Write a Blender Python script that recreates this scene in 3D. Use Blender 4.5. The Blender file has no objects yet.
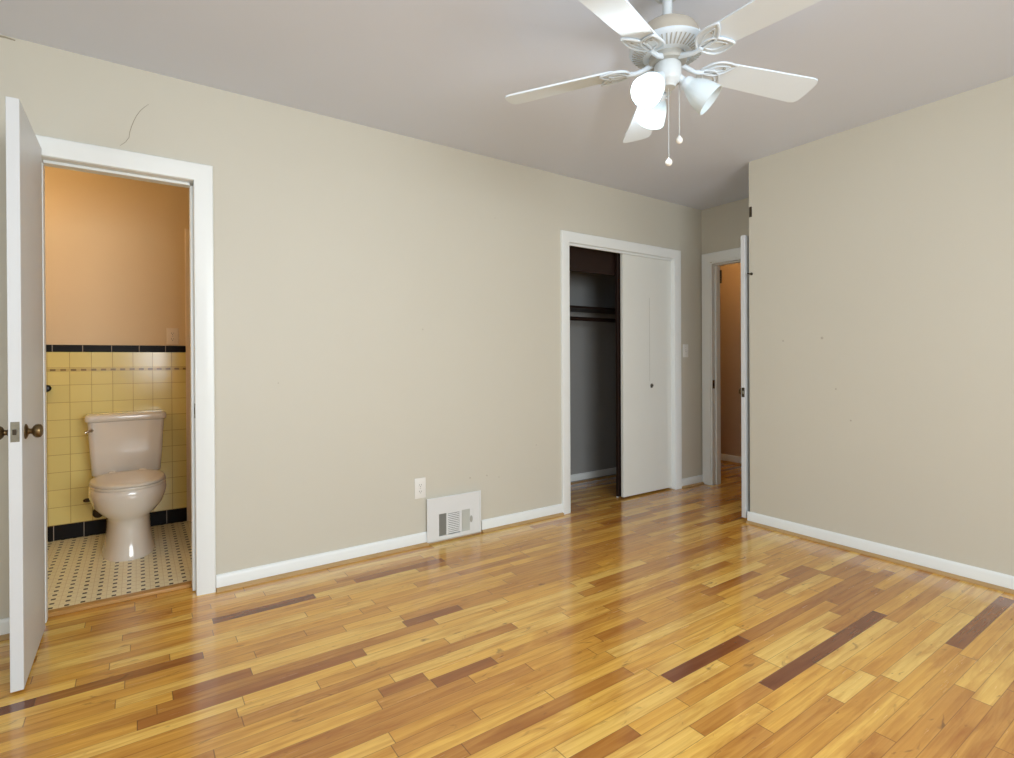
import bpy, bmesh, math, random
from mathutils import Vector, Matrix
PI = math.pi
R = math.radians
sc = bpy.context.scene
C = sc.collection

# ------------------------------------------------------------------ camera
YAW, PITCH, ROLL, CAM_H, FPX, CY = 0.6054, -0.0029, -0.0053, 1.1152, 535.14, 361.08
cam_d = bpy.data.cameras.new('camera')
cam = bpy.data.objects.new('camera', cam_d)
C.objects.link(cam)
f = Vector((math.sin(YAW), math.cos(YAW), 0)); r = Vector((math.cos(YAW), -math.sin(YAW), 0)); u = Vector((0, 0, 1))
f2 = f * math.cos(PITCH) + u * math.sin(PITCH); u2 = -f * math.sin(PITCH) + u * math.cos(PITCH)
r3 = r * math.cos(ROLL) + u2 * math.sin(ROLL); u3 = -r * math.sin(ROLL) + u2 * math.cos(ROLL)
cam.matrix_world = Matrix(((r3.x, u3.x, -f2.x, 0), (r3.y, u3.y, -f2.y, 0), (r3.z, u3.z, -f2.z, CAM_H), (0, 0, 0, 1)))
cam_d.sensor_fit = 'HORIZONTAL'; cam_d.sensor_width = 36.0
cam_d.lens = FPX * 36.0 / 1014.0
cam_d.shift_y = -(379.0 - CY) / 1014.0
cam_d.clip_start = 0.02
sc.camera = cam

# ------------------------------------------------------------------ world, light, exposure
sc.view_settings.view_transform = 'Standard'
sc.view_settings.look = 'None'
sc.view_settings.gamma = 1.0
sc.view_settings.use_curve_mapping = False
sc.view_settings.exposure = 0.05
w = bpy.data.worlds.new('world'); sc.world = w; w.use_nodes = True
bgn = w.node_tree.nodes['Background']
bgn.inputs[0].default_value = (0.62, 0.78, 1.0, 1); bgn.inputs[1].default_value = 1.5

def area(name, loc, target, sx, sy, power, col):
    d = bpy.data.lights.new(name, 'AREA'); d.shape = 'RECTANGLE'; d.size = sx; d.size_y = sy
    d.energy = power; d.color = col
    o = bpy.data.objects.new(name, d); C.objects.link(o); o.location = loc
    o.rotation_euler = (Vector(target) - Vector(loc)).to_track_quat('-Z', 'Y').to_euler()
    return o
def point(name, loc, power, col, rad=0.03):
    d = bpy.data.lights.new(name, 'POINT'); d.energy = power; d.color = col; d.shadow_soft_size = rad
    o = bpy.data.objects.new(name, d); C.objects.link(o); o.location = loc
    return o
area('rear_window_daylight', (0.85, -1.56, 1.45), (0.85, 2.0, 0.70), 1.7, 1.25, 88, (0.90, 0.965, 1.0))
area('left_window_daylight', (-1.56, 0.35, 1.45), (2.0, 0.6, 1.35), 1.3, 1.25, 12, (0.90, 0.965, 1.0))

# ------------------------------------------------------------------ materials
def s2l(c):
    c = c / 255.0
    return c / 12.92 if c <= 0.04045 else ((c + 0.055) / 1.055) ** 2.4
def rgb(*c): return (s2l(c[0]), s2l(c[1]), s2l(c[2]), 1)
class Nt:
    def __init__(s, name):
        s.m = bpy.data.materials.new(name); s.m.use_nodes = True
        s.t = s.m.node_tree; s.b = s.t.nodes['Principled BSDF']
    def n(s, typ, **kw):
        x = s.t.nodes.new(typ)
        for k, v in kw.items(): setattr(x, k, v)
        return x
    def l(s, a, b): s.t.links.new(a, b)
    def math(s, op, a, b=None, c=None):
        x = s.n('ShaderNodeMath', operation=op)
        for i, v in enumerate((a, b, c)):
            if v is None: continue
            if isinstance(v, (int, float)): x.inputs[i].default_value = v
            else: s.l(v, x.inputs[i])
        return x.outputs[0]
    def mix(s, fac, a, b, blend='MIX'):
        x = s.n('ShaderNodeMix', data_type='RGBA', blend_type=blend)
        for i, v in ((0, fac), (6, a), (7, b)):
            if isinstance(v, (int, float)): x.inputs[i].default_value = v
            elif isinstance(v, tuple): x.inputs[i].default_value = v
            else: s.l(v, x.inputs[i])
        return x.outputs[2]
    def obj(s): return s.n('ShaderNodeTexCoord').outputs['Object']
    def noise(s, vec, scale, detail=3, rough=0.5, dist=0):
        x = s.n('ShaderNodeTexNoise'); s.l(vec, x.inputs['Vector'])
        x.inputs['Scale'].default_value = scale; x.inputs['Detail'].default_value = detail
        x.inputs['Roughness'].default_value = rough; x.inputs['Distortion'].default_value = dist
        return x.outputs['Fac']
    def ramp(s, fac, stops, interp='LINEAR'):
        x = s.n('ShaderNodeValToRGB'); s.l(fac, x.inputs[0]); cr = x.color_ramp; cr.interpolation = interp
        cr.elements[0].position, cr.elements[0].color = stops[0]
        cr.elements[1].position, cr.elements[1].color = stops[1]
        for p, c in stops[2:]:
            e = cr.elements.new(p); e.color = c
        return x.outputs[0]
    def scale(s, vec, v):
        x = s.n('ShaderNodeVectorMath', operation='MULTIPLY'); s.l(vec, x.inputs[0]); x.inputs[1].default_value = v
        return x.outputs[0]
    def bump(s, h, strength, dist=0.001):
        x = s.n('ShaderNodeBump'); x.inputs['Strength'].default_value = strength; x.inputs['Distance'].default_value = dist
        s.l(h, x.inputs['Height']); s.l(x.outputs[0], s.b.inputs['Normal'])
def setp(b, rough=0.5, metal=0.0, spec=0.5, coat=0.0):
    b.inputs['Roughness'].default_value = rough; b.inputs['Metallic'].default_value = metal
    b.inputs['Specular IOR Level'].default_value = spec; b.inputs['Coat Weight'].default_value = coat
def paint(name, col, rough=0.5, var=0.04, bump=0.15, scale=6.0, spec=0.4, metal=0.0, coat=0.0):
    t = Nt(name); o = t.obj()
    nz = t.noise(o, scale, 4, 0.6)
    dark = tuple(x * (1 - var * 2) for x in col[:3]) + (1,)
    t.l(t.mix(nz, dark, tuple(min(1, x * (1 + var)) for x in col[:3]) + (1,)), t.b.inputs['Base Color'])
    setp(t.b, rough, metal, spec, coat)
    if bump: t.bump(t.noise(o, 180, 3), bump, 0.0006)
    return t.m
M = {}
M['wall'] = paint('beige_wall_paint', rgb(208, 204, 190), 0.55, 0.015, 0.12, 1.3)
M['ceiling'] = paint('ceiling_paint', rgb(222, 229, 242), 0.7, 0.02, 0.2, 1.1)
M['white'] = paint('white_trim_paint', rgb(240, 244, 243), 0.35, 0.015, 0.08, 5, 0.5)
M['door'] = paint('white_door_paint', rgb(216, 219, 221), 0.4, 0.025, 0.1, 2.2, 0.5)
M['closet_door'] = paint('closet_door_paint', rgb(236, 238, 232), 0.45, 0.02, 0.05, 1.6, 0.4)
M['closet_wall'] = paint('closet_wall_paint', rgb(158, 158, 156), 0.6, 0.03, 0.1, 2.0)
M['peach'] = paint('bathroom_wall_paint', rgb(234, 210, 172), 0.55, 0.02, 0.1, 1.6)
M['bathwhite'] = paint('bathroom_trim_paint', rgb(240, 222, 200), 0.4, 0.02, 0.05, 4)
M['hall'] = paint('hall_wall_paint', rgb(205, 178, 148), 0.55, 0.03, 0.1, 2)
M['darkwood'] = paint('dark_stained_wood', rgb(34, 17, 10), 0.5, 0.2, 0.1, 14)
M['black_glaze'] = paint('black_ceramic', rgb(16, 13, 14), 0.3, 0.02, 0, 5, 0.4)
M['brass'] = paint('aged_brass', rgb(120, 98, 66), 0.34, 0.25, 0, 30, 0.5, 0.9)
M['steel'] = paint('worn_steel', rgb(150, 146, 132), 0.35, 0.25, 0, 60, 0.5, 0.85)
M['darkmetal'] = paint('dark_metal', rgb(70, 60, 46), 0.4, 0.2, 0, 30, 0.5, 0.5)
M['chrome'] = paint('chrome_metal', rgb(190, 180, 165), 0.15, 0.05, 0, 30, 0.5, 1.0)
M['plastic'] = paint('white_plastic', rgb(236, 235, 230), 0.3, 0.01, 0, 5, 0.5)
M['slot'] = paint('dark_slot', rgb(40, 38, 36), 0.7, 0.05, 0, 5, 0.3)
M['ventwhite'] = paint('white_enamel', rgb(228, 230, 230), 0.35, 0.02, 0, 8, 0.5)
M['ventgrey'] = paint('grey_enamel', rgb(176, 176, 170), 0.4, 0.03, 0, 12, 0.4)
M['fan'] = paint('fan_white_enamel', rgb(216, 226, 234), 0.35, 0.015, 0, 8, 0.5)
M['fan_body'] = paint('fan_cream_enamel', rgb(208, 214, 216), 0.35, 0.02, 0, 8, 0.5)
M['blade'] = paint('fan_blade_white', rgb(228, 240, 250), 0.45, 0.01, 0, 5, 0.4)
M['porcelain'] = paint('almond_porcelain', rgb(234, 226, 214), 0.12, 0.01, 0, 4, 0.6, 0, 0.5)
M['seat'] = paint('almond_seat_plastic', rgb(234, 226, 212), 0.25, 0.01, 0, 4, 0.5)
M['mark'] = paint('wall_scuff', rgb(186, 178, 163), 0.8, 0.1, 0, 40)
M['crackline'] = paint('plaster_crack', rgb(158, 150, 132), 0.9, 0.1, 0, 40)
M['shoe'] = paint('shoe_mould_stained', rgb(190, 156, 108), 0.4, 0.12, 0, 9)

def threshold_mat():
    t = Nt('threshold_oak'); o = t.obj()
    g = t.noise(t.scale(o, (4, 90, 90)), 1.0, 4, 0.6)
    t.l(t.ramp(g, [(0.3, rgb(176, 126, 66)), (0.7, rgb(212, 168, 104))]), t.b.inputs['Base Color'])
    setp(t.b, 0.35, 0, 0.4); return t.m
M['threshold'] = threshold_mat()
M['dline'] = paint('door_score_line', rgb(186, 188, 178), 0.5, 0.05, 0, 9)
M['fan_dome'] = paint('fan_dome_beige', rgb(186, 178, 164), 0.5, 0.03, 0, 9)  # dome coloured darker and more beige than the other fan parts
M['ventpale'] = paint('pale_enamel', rgb(206, 209, 202), 0.4, 0.03, 0, 12)

BW = 0.0555
def floor_mat():
    t = Nt('honey_oak_strip_floor')
    at = t.n('ShaderNodeAttribute', attribute_name='tone').outputs['Fac']
    at2 = t.n('ShaderNodeAttribute', attribute_name='seed').outputs['Fac']
    uv = t.n('ShaderNodeUVMap').outputs[0]
    sep = t.n('ShaderNodeSeparateXYZ'); t.l(uv, sep.inputs[0])
    ux, uy = sep.outputs[0], sep.outputs[1]         # metres along, metres across; z = board length not needed
    uvb = t.n('ShaderNodeUVMap', uv_map='edge').outputs[0]
    seb = t.n('ShaderNodeSeparateXYZ'); t.l(uvb, seb.inputs[0])   # distance to far end of the board
    cv = t.n('ShaderNodeCombineXYZ')
    t.l(t.math('ADD', ux, t.math('MULTIPLY', at2, 37.0)), cv.inputs[0]); t.l(uy, cv.inputs[1]); t.l(t.math('MULTIPLY', at2, 91.0), cv.inputs[2])
    v = cv.outputs[0]
    base = t.ramp(at, [(0.0, rgb(84, 38, 26)), (1.0, rgb(250, 214, 122)), (0.12, rgb(122, 64, 32)), (0.3, rgb(176, 114, 50)),
                       (0.5, rgb(208, 152, 70)), (0.75, rgb(238, 186, 84))])
    # cathedral grain
    dv = t.n('ShaderNodeTexWave', wave_type='BANDS', bands_direction='Y', wave_profile='SAW')
    t.l(t.scale(v, (1.1, 15, 1)), dv.inputs['Vector'])
    dv.inputs['Scale'].default_value = 0.8; dv.inputs['Distortion'].default_value = 7.0
    dv.inputs['Detail'].default_value = 3; dv.inputs['Detail Scale'].default_value = 0.7
    fine = t.noise(t.scale(v, (5, 150, 1)), 1.0, 4, 0.6)
    blot = t.noise(t.scale(v, (3.2, 24, 1)), 1.0, 3, 0.6, 0.6)
    knot = t.noise(t.scale(v, (9, 24, 1)), 1.0, 2, 0.5, 1.5)
    base = t.mix(t.math('MULTIPLY', t.math('FRACT', t.math('MULTIPLY', at2, 7.31)), 0.45), base, (0.93, 0.84, 0.70, 1), 'MULTIPLY')
    c = t.mix(t.math('MULTIPLY', dv.outputs['Fac'], 0.50), base, (0.80, 0.66, 0.47, 1), 'MULTIPLY')
    c = t.mix(t.ramp(fine, [(0.35, (0.0, 0.0, 0.0, 1)), (0.70, (0.26, 0.26, 0.26, 1))]), c, (0.55, 0.42, 0.28, 1), 'MULTIPLY')
    c = t.mix(t.ramp(blot, [(0.42, (0, 0, 0, 1)), (0.72, (0.9, 0.9, 0.9, 1))]), c, (0.66, 0.50, 0.34, 1), 'MULTIPLY')
    c = t.mix(t.ramp(knot, [(0.66, (0, 0, 0, 1)), (0.80, (0.7, 0.7, 0.7, 1))]), c, rgb(86, 48, 24), 'MIX')
    # seams
    ey = t.math('MINIMUM', uy, t.math('SUBTRACT', BW, uy))
    ex = t.math('MINIMUM', ux, seb.outputs[0])
    seam = t.math('MINIMUM', ey, ex)
    sm = t.ramp(t.math('MULTIPLY', seam, 100.0), [(0.03, (0.62, 0.62, 0.62, 1)), (0.14, (0, 0, 0, 1))])
    endm = t.ramp(t.math('MULTIPLY', ex, 100.0), [(0.10, (0.42, 0.42, 0.42, 1)), (0.22, (0, 0, 0, 1))])
    c = t.mix(sm, c, rgb(84, 48, 24), 'MIX')
    c = t.mix(endm, c, rgb(64, 36, 18), 'MIX')
    t.l(c, t.b.inputs['Base Color'])
    setp(t.b, 0.24, 0, 0.5, 0.6)
    t.b.inputs['Coat Roughness'].default_value = 0.12
    rr = t.noise(t.scale(v, (5, 60, 1)), 1.0, 3, 0.6)
    t.l(t.ramp(rr, [(0.2, (0.16, 0.16, 0.16, 1)), (0.8, (0.30, 0.30, 0.30, 1))]), t.b.inputs['Roughness'])
    h = t.math('ADD', t.math('MULTIPLY', fine, 0.12), t.math('MINIMUM', t.math('MULTIPLY', seam, 500.0), 1.0))
    t.bump(h, 0.22, 0.0006)
    return t.m
M['floor'] = floor_mat()

def tile_mat(name, col, tw, th, grout, rough=0.15, mortar=0.0014, axes='XZ', off=(0, 0)):
    t = Nt(name); o = t.obj(); sp = t.n('ShaderNodeSeparateXYZ'); t.l(o, sp.inputs[0])
    cb = t.n('ShaderNodeCombineXYZ')
    a = {'X': 0, 'Y': 1, 'Z': 2}
    t.l(t.math('ADD', sp.outputs[a[axes[0]]], off[0] + 40 * tw), cb.inputs[0])
    t.l(t.math('ADD', sp.outputs[a[axes[1]]], off[1] + 40 * th), cb.inputs[1])
    b = t.n('ShaderNodeTexBrick', offset=0.0, squash=1.0); t.l(cb.outputs[0], b.inputs['Vector'])
    b.inputs['Scale'].default_value = 1.0; b.inputs['Mortar Size'].default_value = mortar
    b.inputs['Mortar Smooth'].default_value = 0.2; b.inputs['Brick Width'].default_value = tw; b.inputs['Row Height'].default_value = th
    b.inputs['Color1'].default_value = col; b.inputs['Color2'].default_value = tuple(x * 0.94 for x in col[:3]) + (1,)
    b.inputs['Mortar'].default_value = grout
    t.l(b.outputs['Color'], t.b.inputs['Base Color']); setp(t.b, rough, 0, 0.5)
    t.bump(t.math('SUBTRACT', 1.0, b.outputs['Fac']), 0.3, 0.001)
    return t.m
M['yellow_tile'] = tile_mat('yellow_wall_tile', rgb(242, 226, 148), 0.108, 0.108, rgb(186, 156, 92), off=(0.02, -0.107 + 0.108))
M['black_tile'] = tile_mat('black_wall_tile', rgb(11, 8, 8), 0.147, 0.3, rgb(170, 160, 150), rough=0.45, off=(-0.0147 + 0.0, 0.1), mortar=0.002)
def deco_mat():
    t = Nt('liner_tile'); o = t.obj(); sp = t.n('ShaderNodeSeparateXYZ'); t.l(o, sp.inputs[0])
    fx = t.math('FRACT', t.math('MULTIPLY', sp.outputs[0], 1 / 0.05))
    dash = t.math('LESS_THAN', t.math('ABSOLUTE', t.math('SUBTRACT', fx, 0.5)), 0.27)
    zz = t.math('FRACT', t.math('MULTIPLY', t.math('SUBTRACT', sp.outputs[2], 1.055), 1 / 0.019))
    zm = t.math('LESS_THAN', t.math('ABSOLUTE', t.math('SUBTRACT', zz, 0.5)), 0.32)
    t.l(t.mix(t.math('MULTIPLY', dash, zm), rgb(214, 192, 122), rgb(140, 118, 74)), t.b.inputs['Base Color'])
    setp(t.b, 0.2); return t.m
M['black_tile'].node_tree.nodes['Principled BSDF'].inputs['Specular IOR Level'].default_value = 0.2
M['liner'] = deco_mat()
def mosaic_mat():
    t = Nt('dotted_mosaic_floor'); o = t.obj(); sp = t.n('ShaderNodeSeparateXYZ'); t.l(o, sp.inputs[0])
    PX, PY = 0.0575, 0.0555
    ix = t.math('ADD', t.math('MULTIPLY', t.math('ADD', sp.outputs[0], 0.0287 + 0.325), 1 / PX), 0)
    iy = t.math('MULTIPLY', t.math('ADD', sp.outputs[1], 0.0278 - 3.189), 1 / PY)
    fx = t.math('FRACT', ix); fy = t.math('FRACT', iy)
    ax = t.math('ABSOLUTE', t.math('SUBTRACT', fx, 0.5)); ay = t.math('ABSOLUTE', t.math('SUBTRACT', fy, 0.5))
    dot = t.math('MULTIPLY', t.math('LESS_THAN', ax, 0.15), t.math('LESS_THAN', ay, 0.165))
    gx = t.math('GREATER_THAN', ax, 0.482)
    g2 = t.math('MULTIPLY', t.math('GREATER_THAN', ay, 0.465), t.math('GREATER_THAN', ax, 0.17))
    g = t.math('MAXIMUM', gx, g2)
    nz = t.noise(o, 60, 2)
    cream = t.mix(nz, rgb(244, 236, 198), rgb(250, 245, 216))
    c = t.mix(t.math('MULTIPLY', g, 0.5), cream, rgb(186, 160, 104))
    c = t.mix(dot, c, rgb(14, 12, 14))
    t.l(c, t.b.inputs['Base Color']); setp(t.b, 0.3); return t.m
M['mosaic'] = mosaic_mat()
def glass_lit(name, strength, col):
    t = Nt(name)
    t.b.inputs['Base Color'].default_value = (0.55, 0.68, 0.75, 1); setp(t.b, 0.3)
    t.b.inputs['Emission Color'].default_value = col
    gl = t.n('ShaderNodeAttribute', attribute_name='glow').outputs['Fac']
    t.l(t.math('MULTIPLY', gl, strength), t.b.inputs['Emission Strength'])
    return t.m
M['shade_lit'] = glass_lit('lit_frosted_glass', 1.15, (0.72, 0.90, 1.0, 1))
M['shade_off'] = paint('unlit_frosted_glass', rgb(218, 230, 236), 0.3, 0.01, 0, 4, 0.5)
M['bulb'] = glass_lit('lit_bulb', 7.0, (0.95, 0.98, 1.0, 1))
def pane():
    t = Nt('window_glass'); t.b.inputs['Transmission Weight'].default_value = 1; setp(t.b, 0.0)
    t.b.inputs['Base Color'].default_value = (1, 1, 1, 1); t.b.inputs['IOR'].default_value = 1.05; return t.m
M['glass'] = pane()

# ------------------------------------------------------------------ mesh helpers
def box(bm, x0, x1, y0, y1, z0, z1, bev=0.0, seg=2):
    if x0 > x1: x0, x1 = x1, x0
    if y0 > y1: y0, y1 = y1, y0
    vs = [bm.verts.new(p) for p in ((x0,y0,z0),(x1,y0,z0),(x1,y1,z0),(x0,y1,z0),(x0,y0,z1),(x1,y0,z1),(x1,y1,z1),(x0,y1,z1))]
    fs = [bm.faces.new([vs[i] for i in q]) for q in ((0,3,2,1),(4,5,6,7),(0,1,5,4),(1,2,6,5),(2,3,7,6),(3,0,4,7))]
    if bev:
        es = list({e for f_ in fs for e in f_.edges})
        bmesh.ops.bevel(bm, geom=es, offset=bev, segments=seg, profile=0.5, affect='EDGES')
    return vs
def rings(bm, rs, close=True, cap0=True, cap1=True):
    vr = [[bm.verts.new(p) for p in ring] for ring in rs]
    n = len(vr[0])
    for a, b in zip(vr[:-1], vr[1:]):
        for i in range(n if close else n - 1):
            j = (i + 1) % n
            bm.faces.new((a[i], a[j], b[j], b[i]))
    if cap0: bm.faces.new(list(reversed(vr[0])))
    if cap1: bm.faces.new(vr[-1])
    return vr
def lathe(bm, prof, mat=None, n=40, cap0=True, cap1=True):
    mat = mat or Matrix.Identity(4)
    rs = []
    for rr, z in prof:
        rr = max(rr, 1e-4)
        rs.append([mat @ Vector((rr * math.cos(2*PI*i/n), rr * math.sin(2*PI*i/n), z)) for i in range(n)])
    return rings(bm, rs, True, cap0, cap1)
def tube(bm, pts, rad, n=8, cap=True):
    pts = [Vector(p) for p in pts]
    rs = []; prev = None
    for i, p in enumerate(pts):
        d = (pts[min(i+1, len(pts)-1)] - pts[max(i-1, 0)]).normalized()
        if prev is None:
            a = d.orthogonal().normalized()
        else:
            a = (prev - d * prev.dot(d)).normalized()
        prev = a; b = d.cross(a)
        q = rad[i] if isinstance(rad, (list, tuple)) else rad
        rs.append([p + (a * math.cos(2*PI*k/n) + b * math.sin(2*PI*k/n)) * q for k in range(n)])
    rings(bm, rs, True, cap, cap)
def obj(name, bm, mat, parent=None, smooth=None, loc=None):
    bmesh.ops.recalc_face_normals(bm, faces=bm.faces[:])
    me = bpy.data.meshes.new(name); bm.to_mesh(me); bm.free()
    me.materials.append(mat)
    if smooth is not None:
        for p in me.polygons: p.use_smooth = True
        me.set_sharp_from_angle(angle=R(smooth))
    o = bpy.data.objects.new(name, me); C.objects.link(o)
    if parent: o.parent = parent
    if loc: o.location = loc
    return o
def new(): return bmesh.new()
def tag(o, label=None, cat=None, group=None, kind=None):
    if label: o['label'] = label
    if cat: o['category'] = cat
    if group: o['group'] = group
    if kind: o['kind'] = kind
    return o
def thing(name, label, cat, loc=(0, 0, 0), rot=0, group=None, kind=None):
    o = bpy.data.objects.new(name, None); C.objects.link(o); o.empty_display_size = 0.1
    o.location = loc; o.rotation_euler = (0, 0, rot)
    return tag(o, label, cat, group, kind)
def struct(name, bm, mat, label, cat, smooth=None):
    return tag(obj(name, bm, mat, None, smooth), label, cat, None, 'structure')

# ------------------------------------------------------------------ measures
H = 2.44
D = 2.9425; WT = 0.118; DB = D + WT        # closet/bathroom wall, its back face
XB = 3.409; YB = 2.043                      # right wall plane and its far corner
XC = 4.158; XC2 = 4.278                     # end wall of the entry alcove
YR = -1.6; XL = -1.6                        # rear and left walls
BBK = 4.31                                  # bathroom back wall
CLK = 3.65                                  # closet back wall
XH = 5.2; XE = 5.32

# ------------------------------------------------------------------ floor: strips of oak
random.seed(11)
Y0F = 0.9665
fixed = [  # y, x0, x1, tone
    (0.99, 1.752, 2.662, 0.15), (1.213, 1.512, 1.984, 0.15), (1.157, 0.98, 1.76, 0.95), (1.99, -0.005, 0.71, 0.30),
    (1.937, -0.24, 0.282, 0.92), (2.589, 0.262, 0.687, 0.16), (2.094, 0.924, 1.193, 0.22), (1.975, 0.71, 1.30, 0.88),
    (1.67, 0.836, 1.084, 0.25), (2.325, -0.75, -0.282, 0.1), (1.71, 0.666, 0.83, 0.35), (0.73, 2.585, 3.30, 0.2),
    (1.60, 2.29, 2.79, 0.97), (1.10, 1.9, 2.5, 0.93), (1.044, 1.0, 1.9, 0.9), (1.27, 0.6, 1.5, 0.82), (2.645, 0.9, 1.4, 0.25)]
def floor():
    bm = new(); uv = bm.loops.layers.uv.new('UVMap'); ue = bm.loops.layers.uv.new('edge')
    tl = bm.faces.layers.float.new('tone'); sl = bm.faces.layers.float.new('seed')
    k0 = math.floor((YR - 0.1 - Y0F) / BW); k1 = math.ceil((4.3 - Y0F) / BW)
    for k in range(k0, k1):
        ya = Y0F + k * BW; yb = ya + BW; yc = (ya + yb) / 2
        x_end = XE
        segs = []; x = XL - 0.12 - random.random() * 0.5
        fx = sorted([q for q in fixed if ya <= q[0] < yb], key=lambda q: q[1])
        cur = x
        def fill(a, b):
            t = a
            while b - t > 1e-4:
                L = random.choice((0.25, 0.4, 0.5, 0.6, 0.75, 0.9, 1.1)) * random.uniform(0.85, 1.15)
                if b - t - L < 0.18: L = b - t
                q = random.random()
                tone = random.uniform(0.5, 0.98) if q < 0.78 else (random.uniform(0.38, 0.52) if q < 0.99 else random.uniform(0.18, 0.32))
                segs.append((t, t + L, tone)); t += L
        for q in fx:
            fill(cur, q[1]); segs.append((q[1], q[2], q[3])); cur = q[2]
        fill(cur, x_end)
        for a, b, tone in segs:
            a = max(a, XL - 0.12)
            if b <= a: continue
            if yc > D + 0.02 and not (a < XE): continue
            vs = [bm.verts.new(p) for p in ((a, ya, 0), (b, ya, 0), (b, yb, 0), (a, yb, 0))]
            fc = bm.faces.new(vs); fc[tl] = tone; fc[sl] = random.random()
            L = b - a
            for lp, (px, py) in zip(fc.loops, ((0, 0), (L, 0), (L, BW), (0, BW))):
                lp[uv].uv = (px, py); lp[ue].uv = (L - px, 0)
    # slab edge underneath so that the floor has thickness
    box(bm, XL - 0.12, XE, YR - 0.12, 4.28, -0.08, -0.004)
    return struct('floor', bm, M['floor'], 'honey coloured oak strip floor with scattered dark boards', 'floor')
floor()

# ------------------------------------------------------------------ shell
def wall_boxes(name, boxes, mat, label):
    bm = new()
    for b in boxes: box(bm, *b)
    return struct(name, bm, mat, label, 'wall')
bx0, bx1, bz = -0.362, 0.245, 1.99          # bathroom opening
cx0, cx1, cz = 2.57, 3.788, 1.985           # closet opening
wf = wall_boxes('wall_front', [(XL - .12, bx0, D, DB, 0, H), (bx0, bx1, D, DB, bz, H), (bx1, cx0, D, DB, 0, H),
           (cx0, cx1, D, DB, cz, H), (cx1, XC2, D, DB, 0, H)], M['wall'], 'long beige wall holding bathroom door and closet')
wr = wall_boxes('wall_right', [(XB, XB + .12, YR - .12, YB, 0, H), (XB + .12, XC2, YB - .12, YB, 0, H)], M['wall'], 'beige wall on the right ending at the entry corner')
wall_boxes('wall_entry', [(XC, XC2, 2.84 + .02, D, 0, H), (XC, XC2, YB, 2.10 - .02, 0, H), (XC, XC2, 2.08, 2.86, 1.955, H)], M['wall'], 'short beige wall around the hall doorway')
# rear wall with a window, left wall with a window (behind and left of the camera)
wx0, wx1, wz0, wz1 = 0.0, 1.7, 0.82, 2.08
wall_boxes('wall_rear', [(XL - .12, wx0, YR - .12, YR, 0, H), (wx1, XB, YR - .12, YR, 0, H), (wx0, wx1, YR - .12, YR, 0, wz0), (wx0, wx1, YR - .12, YR, wz1, H)], M['wall'], 'beige rear wall with a wide window')
vy0, vy1 = -0.3, 1.0
wall_boxes('wall_left', [(XL - .12, XL, YR, vy0, 0, H), (XL - .12, XL, vy1, D, 0, H), (XL - .12, XL, vy0, vy1, 0, wz0), (XL - .12, XL, vy0, vy1, wz1, H)], M['wall'], 'beige left wall with a window')
bm = new(); box(bm, XL - .12, XE, YR - .12, 4.6, H, H + .1); cl = struct('ceiling', bm, M['ceiling'], 'plain off-white plaster ceiling', 'ceiling')
# bathroom shell
wall_boxes('wall_bathroom_back', [(-1.3, 1.2, BBK, BBK + .1, 0, H)], M['peach'], 'peach painted bathroom wall above the tile')
wall_boxes('wall_bathroom_left', [(-1.4, -1.3, DB, BBK + .1, 0, H)], M['peach'], 'bathroom side wall behind the open door')
wall_boxes('wall_bathroom_right', [(1.2, 1.3, DB, BBK + .1, 0, H)], M['peach'], 'bathroom side wall hidden right of the opening')
wall_boxes('wall_bathroom_front', [(-1.3, bx0, DB, DB + .01, 0, H), (bx1, 1.2, DB, DB + .01, 0, H), (bx0, bx1, DB, DB + .01, bz, H)], M['peach'], 'bathroom face of the wall around its doorway')
bm = new(); box(bm, -1.3, 1.2, 3.10, BBK, -0.002, 0.012)
struct('floor_bathroom', bm, M['mosaic'], 'cream mosaic bathroom floor with small black dots', 'floor')
# closet shell
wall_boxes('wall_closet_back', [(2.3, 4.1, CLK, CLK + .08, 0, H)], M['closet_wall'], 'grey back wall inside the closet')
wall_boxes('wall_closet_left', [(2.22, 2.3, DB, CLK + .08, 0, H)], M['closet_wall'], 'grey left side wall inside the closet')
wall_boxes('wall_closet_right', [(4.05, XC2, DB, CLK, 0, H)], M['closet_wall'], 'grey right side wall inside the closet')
# hall shell
wall_boxes('wall_hall_far', [(XH, XE, 0.8, 4.3, 0, H)], M['hall'], 'tan hall wall seen through the doorway')
wall_boxes('wall_hall_left', [(XC2, XH, 4.2, 4.3, 0, H)], M['hall'], 'end wall of the hall beyond the closet')
wall_boxes('wall_hall_right', [(XC2, XH, 0.8, 0.9, 0, H), (XC2 - .12, XC2, 0.8, YB - .12, 0, H)], M['hall'], 'other end wall of the hall')
wall_boxes('wall_hall_side', [(XC2 - .1, XC2, CLK + .08, 4.3, 0, H)], M['hall'], 'hall side wall behind the closet')

# plaster crack and nail marks belong to their walls
def ribbon(bm, pts, hw, y):
    rs = []
    for i, (x, z) in enumerate(pts):
        a = pts[max(i-1, 0)]; b = pts[min(i+1, len(pts)-1)]
        d = Vector((b[0]-a[0], 0, b[1]-a[1])).normalized(); n = Vector((d.z, 0, -d.x)) * (hw * (0.5 + 0.5 * math.sin(PI * (i + .6) / len(pts))))
        c = Vector((x, y, z))
        rs.append([c - n, c + n, c + n + Vector((0, .002, 0)), c - n + Vector((0, .002, 0))])
    rings(bm, rs)
bm = new(); ribbon(bm, [(-.055, 2.078), (-.035, 2.098), (-.022, 2.122), (-.019, 2.148), (-.013, 2.172), (-.004, 2.20), (.006, 2.226), (.02, 2.252), (.037, 2.274), (.052, 2.290)], 0.0013, D - .0006)
tag(obj('plaster_crack', bm, M['crackline'], wf), 'thin curved crack rising from the bathroom door casing')
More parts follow.
